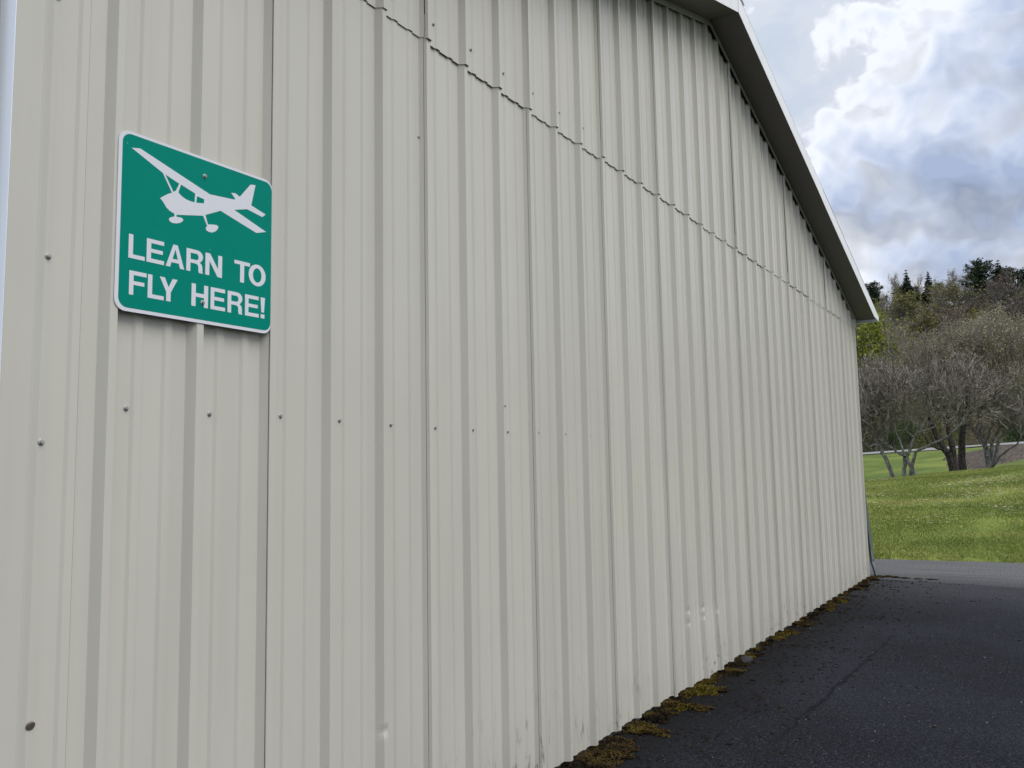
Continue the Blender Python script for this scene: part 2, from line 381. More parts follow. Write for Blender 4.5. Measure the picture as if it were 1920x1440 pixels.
# ------------------------------------------------------------------ hangar
XL, XR, APX = -.285, 11.76, 5.60
def zs(x): return 5.53 - .30 * abs(x - APX)          # underside of the rake soffit
hangar = empty('hangar', (5.7, 5, 0))
tag(hangar, 'long beige ribbed steel hangar with a low gable roof beside the asphalt', 'hangar')
hangar.location = (0, 0, 0)
RH, TOPW, FL = .032, .025, .018
def rib_points(x0, dy=0.0):
    return [(x0 - FL, 0), (x0, -RH - dy), (x0 + TOPW, -RH - dy)] + shade_groove(x0 + TOPW + FL)
def shade_groove(x): return [(x, 0), (x + .0006, .0035), (x + .0020, .0035), (x + .0026, 0)]    # groove added at the rib foot to draw a dark shade line
def minor(x0):
    out = []
    for a, b, c, d in ((.304, .334, .416, .424), (.649, .679, .755, .763)):
        out += [(x0 + a * FT, 0), (x0 + b * FT, -.0072), (x0 + c * FT, -.0072)] + shade_groove(x0 + d * FT)
    return out
def profile(ka, kb, lap, first=False, last=False):
    """outline (x, y) of one sheet from rib ka to rib kb; its first rib lies over the neighbour's last one"""
    P = []
    xa = ka * FT
    if first: P += [(XL + .012, 0)] + [q for q in minor(-FT) if q[0] > XL + .02]
    else: P += [(xa - FL * (.36 if lap < .004 else .06), -RH * (.64 if lap < .004 else .94) - lap * .5), (xa - .0012, -RH - lap), (xa + TOPW + .001, -RH - lap), (xa + TOPW + FL + .002, -.0012)] + minor(xa)
    for k in range(int(math.ceil(ka + .01)) if not first else 0, kb):
        if k > ka: P += rib_points(k * FT) + minor(k * FT)
    if last: P += [(XR - .012, 0)]
    else: P += [(kb * FT - FL, 0), (kb * FT - FL * (.388 if kb != 2 else .085), -RH * (.612 if kb != 2 else .915))]
    P = [q for q in P if q[0] <= XR]
    return P
def sheet(P, zrows, ztop, dy=0.0, T=.0009, warp=None):
    """folded steel sheet: front and back skins with closed edges; the top row follows ztop(x)"""
    V = []; F = []
    rows = zrows + [None]; n = len(P)
    for s in (0, 1):
        for z in rows:
            for (x, y) in P:
                zz = ztop(x) if z is None else z
                dx, ddy = warp(x, y, zz) if warp else (0, 0)
                V.append((x + dx, y + dy + s * T + ddy, zz))
    R = len(rows); off = R * n
    for r in range(R - 1):
        for i in range(n - 1):
            a = r * n + i; F.append((a, a + 1, a + 1 + n, a + n)); F.append((off + a + n, off + a + n + 1, off + a + 1, off + a))
    for i in range(n - 1):
        F.append((i + 1, i, off + i, off + i + 1)); t = (R - 1) * n + i; F.append((t, t + 1, off + t + 1, off + t))
    for r in range(R - 1):
        a = r * n; F.append((a, a + n, off + a + n, off + a)); a = r * n + n - 1; F.append((a + n, a, off + a, off + a + n))
    return V, F
SEAM = 3.575
DENTS = [(15.0, .535, .008), (15.0, .445, .007), (16.0, .515, .008), (16.0, .45, .007), (17.0, .455, .006), (4.0, .548, .007)]
def dent_warp(x, y, z):
    d = 0; sx = 0
    if y < -.02:
        for k, zd, a in DENTS:
            if -.01 < x - k * FT < .035: d += a * math.exp(-((z - zd) / .020) ** 2) * (1.0 if x - k * FT < .012 else .55)
    u = x / FT
    bul = math.exp(-((u - 16.6) / 1.25) ** 2)
    d -= .026 * bul * max(0, 1 - z / .50) ** 1.0
    return sx, d
seams = [-1] + list(range(2, 39, 3)) + [39]
for i in range(len(seams) - 1):
    ka, kb = seams[i], seams[i + 1]
    first = i == 0; last = i == len(seams) - 2
    lap = .0045 if ka == 2 else .0028
    P = profile(ka, kb, lap, first, last)
    # lower course
    rows = [0.0, SEAM + .12]
    wv = None
    if any(ka - .5 <= k <= kb + .5 for k, _, _ in DENTS):
        wv = dent_warp
        rows = [0.0, .1, .2, .3] + [round(.40 + .012 * q, 4) for q in range(16)]
    jig = [.004 * math.sin(i * 2.1), 0]
    low = rows if wv else [0.0]
    V, F = sheet(P, [low[0] + jig[0]] + low[1:], lambda x: min(SEAM + .12, zs(x) - .02), warp=wv)
    obj('wall_panel', mesh('wall_panel', V, F), PAINT, hangar)
    # upper course, lapped over the lower one
    zb = SEAM + .006 * math.sin(i * 1.7) 
    if max(zs(P[0][0]), zs(P[-1][0])) - .02 > zb + .02:
        Pu = []
        for q in range(len(P)):
            Pu.append(P[q])
            if q + 1 < len(P) and P[q][0] < APX < P[q + 1][0]:
                t = (APX - P[q][0]) / (P[q + 1][0] - P[q][0]); Pu.append((APX, P[q][1] + t * (P[q + 1][1] - P[q][1])))
        Pu = [q for q in Pu if zs(q[0]) - .02 > zb + .01]
        gap = .0085 + .0030 * math.sin(i * 2.9 + 1)
        V, F = sheet(Pu, [zb], lambda x: zs(x) - .034, dy=-gap)
        obj('wall_panel', mesh('wall_panel', V, F), PAINT, hangar)
# corner trim, near end: front leg with a raised bead, side leg in a paler metal for reflected sky
tri = [(XL - .0015, -.0035), (-.207, -.0035), (-.190, -.0165), (-.170, -.0165), (-.163, -.0012), (-.163, -.0002), (-.172, -.0150), (-.188, -.0150), (-.206, -.0018), (XL - .0015, -.0018)]
MB().prism(tri[::-1], 'z', 0.0, zs(-.2) - .03).build('corner_trim', PAINT, hangar)
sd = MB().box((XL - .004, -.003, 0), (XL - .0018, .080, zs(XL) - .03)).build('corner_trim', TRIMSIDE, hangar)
# near side wall (ribbed), back wall, far side wall
def side_wall(x, sgn):
    pts = []; y = .080
    while y < 17.6:
        pts += [(y, 0), (y + .014, 1), (y + .04, 1), (y + .058, 0)]; y += FT
    P = [(x + sgn * .032 * h_, yy) for yy, h_ in pts]
    n = len(P); V = [(a, b, 0) for a, b in P] + [(a, b, 3.76) for a, b in P]
    F = [(i, i + 1, n + i + 1, n + i) for i in range(n - 1)]
    return V, F
V, F = side_wall(XL, -1); obj('side_wall', mesh('side_wall', V, F), SIDEPAINT, hangar)
V, F = side_wall(XR, 1); obj('side_wall', mesh('side_wall', V, F), SIDEPAINT, hangar)
MB().prism([(XL, -.03), (XR, -.03), (XR, zs(XR) + .05), (APX, zs(APX) + .05), (XL, zs(XL) + .05)], 'y', 17.6, 17.7).build('back_wall', SIDEPAINT, hangar)
MB().box((XL + .02, .012, -.2), (XR - .02, .22, .035)).build('foundation', DARK, hangar)
MB().box((XL + .05, .26, -.1), (XR - .05, 17.5, -.01)).build('floor_slab', DARK, hangar)

# rake: flashing, soffit, fascia on both slopes
OV = -.298
def slope_box(x0, x1, y0, y1, d0, d1):
    """bar that follows the roof slope: z between soffit line + d0 and + d1"""
    mb = MB()
    a = [(x0, y0, zs(x0) + d0), (x1, y0, zs(x1) + d0), (x1, y1, zs(x1) + d0), (x0, y1, zs(x0) + d0)]
    b = [(p_[0], p_[1], p_[2] + d1 - d0) for p_ in a]
    return mb.add(a + b, [(3, 2, 1, 0), (4, 5, 6, 7), (0, 1, 5, 4), (1, 2, 6, 5), (2, 3, 7, 6), (3, 0, 4, 7)])
XE0, XE1 = -.55, 12.02
for (a, b) in ((XL - .02, APX - .001), (APX + .001, XR)):
    slope_box(a, b, -.0445, -.0425, -.052, .01).build('rake_flashing', FLASH, hangar)
for (a, b) in ((XL - .05, APX - .003), (APX + .003, XR - .02)):
    slope_box(a, b, OV + .004, -.0447, 0, .004).build('rake_soffit', SOFFIT, hangar)
    slope_box(a, b, OV + .001, OV + .030, -.0045, -.001).build('soffit_lip', SOFFIT, hangar)
def fascia(x0, x1, lift, tip=False):
    y0, y1 = OV - .003 - lift, OV - lift
    poly = [(x0, zs(x0) - .006), (x1, zs(x1) - .006), (x1, zs(x1) + .155), (x0, zs(x0) + .155)]
    if tip: poly = [(x0, zs(x0) - .006), (11.66, zs(11.66) - .008), (12.0, 3.695), (12.03, zs(12.03) + .155), (x0, zs(x0) + .155)]
    MB().prism(poly, 'y', y0, y1).build('rake_fascia', WHITE, hangar)
fascia(-.5, APX - .002, 0); fascia(APX + .002, 8.62, .0022); fascia(8.60, 12.03, 0, True)
# eave return with its end strip, and a small corner tab
MB().box((XR - .018, OV + .002, 3.652), (XR - .012, .02, 3.712)).build('eave_return', GALV, hangar)
MB().box((XR - .010, OV + .002, 3.690), (12.0, .02, 3.694)).build('eave_return', GALV, hangar)
MB().box((XR - .045, -.085, 3.668), (XR - .019, -.046, 3.706)).build('trim_tab', FLASH, hangar)
# gutters along both eaves
for sx, x0 in ((1, 12.0), (-1, -.57)):
    pr = [(0, 0), (.10 * sx, 0), (.12 * sx, .11), (.112 * sx, .11), (.094 * sx, .006), (.004 * sx, .006), (.004 * sx, .11), (0, .11)]
    MB().prism([(x0 + a, 3.70 + b) for a, b in pr], 'y', OV + .02, 17.8).build('gutter', WHITE, hangar)
# roof sheets with ribs
for sgn, xe in ((1, 12.06), (-1, -.58)):
    mb = MB(); V = []; yy = OV - .006; pts = []
    while yy < 17.9:
        pts += [(yy, 0), (yy + .26, 0), (yy + .275, .03), (yy + .3, .03)]; yy += .315
    n = len(pts)
    V = [(APX, a, zs(APX) + .158 + b) for a, b in pts] + [(xe, a, zs(xe) + .158 + b) for a, b in pts]
    obj('roof_sheet', mesh('roof_sheet', V, [(i, i + 1, n + i + 1, n + i) for i in range(n - 1)]), ROOF, hangar)
MB().add([(APX - .18, OV - .01, zs(APX) + .14), (APX, OV - .01, zs(APX) + .2), (APX + .18, OV - .01, zs(APX) + .14), (APX - .18, 17.9, zs(APX) + .14), (APX, 17.9, zs(APX) + .2), (APX + .18, 17.9, zs(APX) + .14)], [(0, 1, 4, 3), (1, 2, 5, 4)]).build('ridge_cap', WHITE, hangar)
# far corner: trim, its bent foot and the gap behind it
MB().prism([(XR - .03, -.0075), (XR + .003, -.0075), (XR + .003, .07), (XR + .0005, .07), (XR + .0005, -.005), (XR - .03, -.005)], 'z', 1.35, 3.64).build('corner_trim', PAINT, hangar)
cv = []; cf = []
spine = [(1.36, XR - .008, .004), (1.0, XR + .012, -.012), (.65, XR + .055, -.030), (.35, XR + .085, -.045), (.22, XR + .10, -.055), (.19, XR + .105, -.05), (.10, XR + .10, -.075), (-.025, XR + .115, -.10)]
for z, x, y in spine:
    wd = .030 if z > .3 else .06
    for (dx, dy) in ((-wd, .015), (0, -.012), (.012, .05), (.010, .05), (-.003, -.009), (-wd, .018)):
        cv.append((x + dx, y + dy, z))
for r in range(len(spine) - 1):
    for i in range(6): a = r * 6 + i; b = r * 6 + (i + 1) % 6; cf.append((a, b, b + 6, a + 6))
obj('bent_trim_foot', mesh('bent_trim_foot', cv, cf), BLUEMETAL, hangar)

MB().prism([(XR - .012, 1.30), (XR - .012, -.02), (XR + .075, -.02), (XR + .05, .6)], 'y', .006, .035).build('corner_gap_shade', DARK, hangar)  # dark filler standing in for the shade inside the open corner gap
# screws (shared meshes)
def lathe(prof, n=12):
    V = []; F = []
    for r, y in prof:
        for k in range(n): V.append((r * math.cos(2 * math.pi * k / n), y, r * math.sin(2 * math.pi * k / n)))
    for j in range(len(prof) - 1):
        for k in range(n): a = j * n + k; b = j * n + (k + 1) % n; F.append((a, b, b + n, a + n))
    F.append(tuple(range((len(prof) - 1) * n, len(prof) * n)))
    return V, F
mb = MB(); mb.add(*lathe([(.0085, 0), (.0088, -.0015), (.0070, -.0028), (.0058, -.0030)], 14)); mb.add(*lathe([(.0050, -.0028), (.0050, -.0072), (.0040, -.0082)], 6))
screw_me = mb.mesh('screw'); screw_me.materials.append(STEEL)
def screw(x, y, z, s=1.0, name='screw', me=screw_me, rot=0.0, tilt=0.0, parent=None):
    o = bpy.data.objects.new(name, me); C.objects.link(o); o.parent = parent or hangar
    s *= .98; o.location = (x, y, z); o.scale = (s, s, s); o.rotation_euler = (tilt, rot, 0)
    return o
for k in range(0, 39):
    screw(k * FT + .081 + rng.normal(0, .003), -.0002, 1.777 + rng.normal(0, .004), 1, rot=rng.random() * 3)
for k in range(0, 39):
    x = k * FT + .081
    if zs(x) > SEAM + .22: screw(x + rng.normal(0, .003), -.0122, SEAM + .118 + rng.normal(0, .004), .95, rot=rng.random() * 3)
for k in (13, 14, 15, 16, 17, 18):
    screw(k * FT + .012, -.0446, zs(k * FT) - .022, .8)
for z in (2.19, 1.67, 2.957): screw(-.180, -.0166, z, 1.05, rot=z)
plug = MB(); plug.add(*lathe([(.012, 0), (.0125, -.004), (.011, -.006)], 14)); pm = plug.mesh('trim_plug'); pm.materials.append(RUSTY)
screw(-.180, -.0164, .921, 1.0, 'trim_plug', pm, 0, .35)
screw(7 * FT + .012, -.0324, 1.90, .7); screw(4 * FT + .283, -.0005, 3.101, .8)

# ------------------------------------------------------------------ sign
SX0, SX1, SZ0, SZ1, SY = .0096, .6105, 2.0675, 2.627, -.0338
sign = empty('wall_sign', (.32, SY, 2.35))
tag(sign, 'green and white sign with airplane symbol reading LEARN TO FLY HERE! on the hangar wall', 'sign')
def rrect(x0, x1, z0, z1, r, n=7):
    P = []
    for cx, cz, a0 in ((x1 - r, z0 + r, -90), (x1 - r, z1 - r, 0), (x0 + r, z1 - r, 90), (x0 + r, z0 + r, 180)):
        for k in range(n + 1):
            a = math.radians(a0 + 90 * k / n); P.append((cx + r * math.cos(a), cz + r * math.sin(a)))
    return P
def child_of_sign(o):
    o.parent = sign; o.matrix_parent_inverse = Matrix.Translation((-.32, -SY, -2.35)); return o
def plate(name, contours, y, depth, mt):
    """flat shape from outline and hole contours (x, z), its face towards the viewer at y - depth"""
    cu = bpy.data.curves.new(name, 'CURVE'); cu.dimensions = '2D'; cu.fill_mode = 'BOTH'; cu.extrude = depth / 2
    for P in contours:
        sp = cu.splines.new('POLY'); sp.points.add(len(P) - 1); sp.use_cyclic_u = True
        for q, (a, b) in zip(sp.points, P): q.co = (a, b, 0, 1)
    t = bpy.data.objects.new(name, cu); C.objects.link(t)
    dg = bpy.context.evaluated_depsgraph_get(); me = bpy.data.meshes.new_from_object(t.evaluated_get(dg))
    bpy.data.objects.remove(t); bpy.data.curves.remove(cu)
    me.transform(Matrix(((1, 0, 0, 0), (0, 0, -1, y - depth / 2), (0, 1, 0, 0), (0, 0, 0, 1))))
    me.materials.clear(); me.materials.append(mt)
    o = bpy.data.objects.new(name, me); C.objects.link(o)
    if name not in ('sign_plate', 'green_field'): o.parent = FIELD; return o
    return child_of_sign(o)
plate('sign_plate', [rrect(SX0, SX1, SZ0, SZ1, .036)], SY, .002, SIGNW)
FIELD = plate('green_field', [rrect(SX0 + .0125, SX1 - .003, SZ0 + .011, SZ1 - .009, .030)], SY - .0021, .0003, GREEN)
FY = SY - .0025
def crop(a, b):                                 # outline points measured on the sign
    D = ray(200 + a / 3.5125, 230 + b / 3.5125); q = CAM + D * ((-.0365 - CAM[1]) / D[1]); return (q[0], q[2])
PLANE = [(165, 165), (222, 170), (680, 472), (843, 507), (846, 500), (820, 462), (848, 465), (877, 488), (948, 408), (980, 412), (952, 545), (1047, 605), (1025, 622), (925, 570), (840, 574), (1050, 720), (985, 726), (750, 580), (650, 608), (667, 670), (700, 671), (725, 675), (736, 686), (732, 700), (715, 717), (693, 724), (670, 718), (656, 708), (652, 692), (662, 680), (635, 613), (470, 607), (460, 606), (460, 620), (490, 625), (505, 637), (500, 650), (482, 660), (458, 664), (432, 660), (414, 648), (410, 634), (418, 624), (446, 618), (446, 600), (415, 580), (393, 558), (380, 535), (366, 513), (352, 498), (370, 486), (400, 471), (430, 461), (370, 331)]
H1 = [(490, 408), (583, 467), (579, 525), (550, 517), (520, 503), (492, 482), (473, 460), (479, 438)]
H2 = [(595, 484), (643, 505), (641, 532), (590, 527)]
H3 = [(386, 341), (478, 402), (456, 448), (440, 456)]
plate('airplane_symbol', [[crop(*q) for q in s_] for s_ in (PLANE, H1, H2, H3)], FY, .0003, SIGNW)
def arc(cx, cy, rx, ry, a0, a1, n=10):
    return [(cx + rx * math.cos(math.radians(a0 + (a1 - a0) * k / n)), cy + ry * math.sin(math.radians(a0 + (a1 - a0) * k / n))) for k in range(n + 1)]
S_ = .26                                         # stroke against the unit letter width
LET = {
 'L': [[(0, 0), (1, 0), (1, .17), (.27, .17), (.27, 1), (0, 1)]],
 'E': [[(0, 0), (1, 0), (1, .17), (.25, .17), (.25, .43), (.92, .43), (.92, .59), (.25, .59), (.25, .83), (.98, .83), (.98, 1), (0, 1)]],
 'F': [[(0, 0), (.25, 0), (.25, .42), (.88, .42), (.88, .58), (.25, .58), (.25, .83), (1, .83), (1, 1), (0, 1)]],
 'A': [[(0, 0), (.23, 0), (.30, .21), (.70, .21), (.77, 0), (1, 0), (.62, 1), (.38, 1)], [(.355, .37), (.50, .80), (.645, .37)]],
 'H': [[(0, 0), (.25, 0), (.25, .43), (.75, .43), (.75, 0), (1, 0), (1, 1), (.75, 1), (.75, .60), (.25, .60), (.25, 1), (0, 1)]],
 'N': [[(0, 0), (.24, 0), (.24, .66), (.73, 0), (1, 0), (1, 1), (.76, 1), (.76, .36), (.27, 1), (0, 1)]],
 'T': [[(.37, 0), (.63, 0), (.63, .83), (1, .83), (1, 1), (0, 1), (0, .83), (.37, .83)]],
 'Y': [[(.375, 0), (.625, 0), (.625, .39), (1, 1), (.72, 1), (.50, .61), (.28, 1), (0, 1), (.375, .39)]],
 'R': [[(0, 0), (.24, 0), (.24, .39), (.55, .39)] + arc(.52, .27, .19, .12, 80, 0, 5) + [(.715, .10), (.75, 0), (1.0, 0), (.96, .06), (.955, .25), (.92, .38), (.80, .46)] + arc(.62, .73, .36, .27, -35, 90, 9) + [(0, 1)],
       [(.24, .55), (.56, .55)] + arc(.58, .69, .14, .14, -80, 80, 7) + [(.56, .83), (.24, .83)]],
 'O': [arc(.5, .5, .5, .52, 0, 351, 39), arc(.5, .5, .255, .345, 0, 351, 39)],
}
def letter(ch, x0, x1, z0, z1):
    plate('letter', [[(x0 + (x1 - x0) * a, z0 + (z1 - z0) * b) for a, b in s_] for s_ in LET[ch]], FY, .0003, SIGNW)
for ch, a, b in (('L', .051, .106), ('E', .112, .1735), ('A', .180, .2475), ('R', .255, .3195), ('N', .328, .395), ('T', .446, .5125), ('O', .5075, .583)): letter(ch, a, b, 2.232, 2.306)
for ch, a, b in (('F', .056, .114), ('L', .119, .1755), ('Y', .160, .224), ('H', .277, .341), ('E', .351, .410), ('R', .420, .483), ('E', .4935, .554)): letter(ch, a, b, 2.120, 2.194)
plate('exclamation_mark', [[(.5655, 2.141), (.5775, 2.141), (.5815, 2.194), (.5615, 2.194)]], FY, .0003, SIGNW)
plate('exclamation_mark', [[(.5630, 2.120), (.5800, 2.120), (.5800, 2.134), (.5630, 2.134)]], FY, .0003, SIGNW)
for x, z in ((.3194, 2.5626), (.3201, 2.1362)):
    o = screw(x, SY - .0022, z, .95, 'bolt', rot=x * 9); child_of_sign(o)

# ------------------------------------------------------------------ things along the wall foot
def tri_cloud(P, size, up, rg, flat=.5):
    """one small triangle per point, randomly turned"""
    n = len(P); a = rg.random(n) * 2 * np.pi
    d = np.stack([np.cos(a), np.sin(a), np.zeros(n)], 1); sz = size[:, None] if np.ndim(size) else size
    t = np.stack([rg.normal(0, flat, n), rg.normal(0, flat, n), np.ones(n) * up], 1)
    V = np.concatenate([P - d * sz * .5, P + d * sz * .5, P + t * sz], 0)
    F = np.stack([np.arange(n), np.arange(n) + n, np.arange(n) + 2 * n], 1)
    return V, F
def fast_mesh(name, V, F):
    me = bpy.data.meshes.new(name); k = F.shape[1]
    me.vertices.add(len(V)); me.vertices.foreach_set('co', np.ascontiguousarray(V, np.float32).ravel())
    me.loops.add(F.size); me.loops.foreach_set('vertex_index', np.ascontiguousarray(F, np.int32).ravel())
    me.polygons.add(len(F)); me.polygons.foreach_set('loop_start', np.arange(0, F.size, k, dtype=np.int32))
    me.update(calc_edges=True); return me
# moss strip: low cushions where the sheets meet the asphalt, with tongues running out
cush = []
x = 1.2
while x < 11.85:
    tongue = rng.random() < .22
    wdt = rng.uniform(.02, .06) + (.06 if tongue else 0) + (.05 if x < 4.0 else 0)
    if rng.random() < .72: cush.append((x, -.012 - wdt * .5, rng.uniform(.05, .12), wdt, rng.uniform(.008, .022)))
    x += rng.uniform(.045, .12)
cush += [(4.62, -.10, .12, .16, .028), (4.15, -.11, .11, .18, .025), (5.25, -.08, .1, .12, .022), (3.05, -.12, .15, .14, .02), (2.8, -.09, .16, .12, .02), (11.86, -.10, .10, .07, .02), (11.95, -.22, .07, .05, .012), (11.9, -.33, .05, .05, .01), (11.85, -.46, .03, .06, .008), (11.83, -.62, .025, .05, .006), (11.82, -.8, .02, .07, .006)]
mv, mf = MB(), None
Pm = []; Sm = []
for (x, y, rx, ry, hh) in cush:
    n = int(1000 * (rx * ry) / .01)
    a = rng.random(n) * 2 * np.pi; rr = np.sqrt(rng.random(n)) * (1 + .25 * np.sin(3 * a + x * 9) + .18 * np.sin(7 * a + x * 31))
    px = x + rx * rr * np.cos(a); py = y + ry * rr * np.sin(a)
    top = np.clip(1 - rr ** 2, 0, 1)
    ok = py < .008
    Pm.append(np.stack([px, py, -.029 + hh * top * rng.uniform(.4, 1, n)], 1)[ok])
Pm = np.concatenate(Pm)
V, F = tri_cloud(Pm, rng.uniform(.010, .020, len(Pm)), .6, rng, .7)
tag(obj('moss', fast_mesh('moss', V, F), MOSS), 'yellow brown moss growing along the foot of the ribbed wall', 'moss', kind='stuff')
# crumbs of dark moss scattered over the asphalt, thickest near the wall
nv = MB()
def pebble(x, y, z, sx, sy, sz, rg):
    n = 7; a0 = rg.random() * 6
    V = []; 
    for ring, (k, zz) in enumerate(((1, 0), (.8, .65))):
        for i in range(n):
            a = a0 + 2 * math.pi * i / n; q = k * rg.uniform(.65, 1.15); V.append((x + sx * q * math.cos(a), y + sy * q * math.sin(a), z + sz * zz * rg.uniform(.7, 1.2)))
    V.append((x, y, z + sz))
    F = [(i, (i + 1) % n, n + (i + 1) % n, n + i) for i in range(n)] + [(n + i, n + (i + 1) % n, 2 * n) for i in range(n)]
    return V, F
for i in range(1000):
    x = rng.uniform(2.0, 11.6); d = rng.exponential(.34) + .05
    if d > 2.6: continue
    s = rng.uniform(.005, .018) * (1.7 if rng.random() < .12 else 1)
    if rng.random() < .25:
        for q in range(4): nv.add(*pebble(x + rng.normal(0, .05), -d + rng.normal(0, .04), -.0305, s * rng.uniform(.5, 1.2), s * rng.uniform(.5, 1), s * .5, rng))
    else: nv.add(*pebble(x, -d, -.0305, s * rng.uniform(.8, 1.6), s, s * .55, rng))
tag(nv.build('moss_crumbs', CLUMP), 'dark crumbs of moss scattered over the asphalt near the wall', 'debris', kind='stuff')
nv = MB()
for i in range(40):
    x = rng.uniform(2.4, 11); y = -rng.uniform(.15, 2.2); s = rng.uniform(.002, .0045)
    nv.add(*pebble(x, y, -.0304, s * 1.4, s, s * .5, rng))
tag(nv.build('pale_grit', GRIT), 'pale grit specks lying on the asphalt', 'grit', kind='stuff')
V, F = pebble(0, 0, 0, .17, .06, .028, np.random.default_rng(3))
st = obj('loose_stone', mesh('loose_stone', V, F), STONE); st.location = (5.72, -.075, -.032); st.rotation_euler = (0, 0, .2)
tag(st, 'flat grey broken stone lying at the foot of the wall among moss', 'stone')

# ------------------------------------------------------------------ grass blades and clippings
def wedge(n, x0, x1, a0, a1, rg, bias=1.0):
    x = x0 + (x1 - x0) * rg.random(n) ** bias
    a = np.radians(rg.uniform(a0, a1, n)); return x, CAM[1] + (x - CAM[0]) * np.tan(a)
x, y = wedge(230000, 14.3, 33.5, -4, 13, rng, 1.15)
k = x > xedge(y) - .02; x, y = x[k], y[k]
P = np.stack([x, y, gz(x, y) - .006], 1)
hgt = rng.uniform(.018, .045, len(P)) * (1 + .5 * vnoise(x, y, 1.3))
n = len(P); a = rng.random(n) * 2 * np.pi; wv = (.006 + .00025 * (x - 14))[:, None]
d = np.stack([np.cos(a), np.sin(a), 0 * a], 1); ln = np.stack([rng.normal(0, .45, n), rng.normal(0, .45, n), np.ones(n)], 1) * hgt[:, None]
V = np.concatenate([P - d * wv, P + d * wv, P + ln]); F = np.stack([np.arange(n), np.arange(n) + n, np.arange(n) + 2 * n], 1)
tag(obj('lawn_grass', fast_mesh('lawn_grass', V, F), BLADE), 'short mown grass on the bank beyond the lane', 'grass', kind='stuff')
Pc = []
for cx, cy in [(1828, 918), (1845, 930), (1808, 931), (1875, 928), (1890, 900), (1870, 905), (1905, 895), (1780, 933), (1850, 908), (1885, 948), (1800, 905), (1765, 948), (1660, 930), (1690, 948), (1740, 975), (1905, 915), (1840, 897), (1775, 912), (1915, 960), (1660, 900)]:
    D = ray(cx, cy); s = 14.0
    for q in np.arange(14, 38, .05):
        pt = CAM + D * q / D[0]
        if pt[2] < gz(pt[0], pt[1]): break
    nn = int(rng.uniform(30, 120)); ax = rng.normal(0, .35, nn); ay = rng.normal(0, .16, nn)
    xx = pt[0] + ax; yy = pt[1] + ay * 2.2
    Pc.append(np.stack([xx, yy, gz(xx, yy) + rng.uniform(.015, .05, nn)], 1))
Pc = np.concatenate(Pc); V, F = tri_cloud(Pc, rng.uniform(.04, .10, len(Pc)), .10, rng, .25)
tag(obj('grass_clippings', fast_mesh('grass_clippings', V, F), STRAW), 'pale dry grass clippings strewn on the lawn bank', 'clippings', kind='stuff')
Pd = []
for cx, cy in [(1785, 970), (1895, 985), (1650, 1022), (1780, 880), (1760, 876), (1700, 880), (1820, 985), (1730, 885), (1905, 912)]:
    D = ray(cx, cy)
    for q in np.arange(14, 70, .05):
        pt = CAM + D * q / D[0]
        if pt[2] < gz(pt[0], pt[1]): break
    for _ in range(7): Pd.append((pt[0] + rng.normal(0, .4), pt[1] + rng.normal(0, .25), 0))
Pd = np.array(Pd); Pd[:, 2] = gz(Pd[:, 0], Pd[:, 1]) + .05
V, F = tri_cloud(Pd, np.full(len(Pd), .045), .15, rng, .4)
tag(obj('dandelions', fast_mesh('dandelions', V, F), mat('dandelion_yellow', lambda gg, p, b: (.65, .48, .02), .7)), 'tiny yellow dandelion flowers dotted over the lawn', 'flowers', kind='stuff')
# mulch bed behind the pale tree, litter under the dark tree
def patch(name, cx, cy, rx, ry, lift, label):
    V = [(cx, cy, float(gz(cx, cy)) + lift * 2)]; F = []; n = 30; rings = 6
    for r in range(1, rings + 1):
        for i in range(n):
            a = 2 * math.pi * i / n; q = r / rings * (1 + .15 * math.sin(3 * a + cx) + .08 * math.sin(7 * a))
            xx = cx + rx * q * math.cos(a); yy = cy + ry * q * math.sin(a)
            V.append((xx, yy, float(gz(xx, yy)) + lift * (2 * (1 - (r / rings) ** 2)) + (.03 * random.random() if r < rings else -.02)))
    F = [(0, 1 + i, 1 + (i + 1) % n) for i in range(n)]
    for r in range(rings - 1):
        for i in range(n): a = 1 + r * n + i; b = 1 + r * n + (i + 1) % n; F.append((a, a + n, b + n, b))
    tag(obj(name, mesh(name, V, F), MULCH), label, 'mulch', kind='stuff')
q = at(1895, 850, 62); patch('mulch_bed', 62, q[1], 7.5, 4.2, .22, 'brown bark mulch bed behind the pale barked tree')
q = at(1812, 872, 45); patch('leaf_litter', 45, q[1], 1.6, 1.7, .10, 'brown leaf litter around the foot of the dark tree')

# ------------------------------------------------------------------ trees
def prisms(segs, sides):
    if not segs: return np.zeros((0, 3)), np.zeros((0, 4), int)
    A = np.array([s[0] for s in segs]); B = np.array([s[1] for s in segs]); ra = np.array([s[2] for s in segs]); rb = np.array([s[3] for s in segs])
    d = B - A; d /= np.linalg.norm(d, axis=1)[:, None] + 1e-9
    h = np.where(np.abs(d[:, 2:3]) > .9, np.array([[1., 0, 0]]), np.array([[0, 0, 1.]]))
    u = np.cross(d, h); u /= np.linalg.norm(u, axis=1)[:, None]; v_ = np.cross(d, u)
    V = []; n = len(segs)
    for k in range(sides):
        a = 2 * math.pi * k / sides; o = u * math.cos(a) + v_ * math.sin(a); V.append(A + o * ra[:, None])
    for k in range(sides):
        a = 2 * math.pi * k / sides; o = u * math.cos(a) + v_ * math.sin(a); V.append(B + o * rb[:, None])
    V = np.concatenate(V); F = []; I = np.arange(n)
    for k in range(sides):
        k2 = (k + 1) % sides; F.append(np.stack([k * n + I, k2 * n + I, (sides + k2) * n + I, (sides + k) * n + I], 1))
    return V, np.concatenate(F)
def join(parts):
    V = []; F = []; b = 0
    for v_, f_ in parts:
        if len(v_): V.append(v_); F.append(f_ + b); b += len(v_)
    return np.concatenate(V), np.concatenate(F)
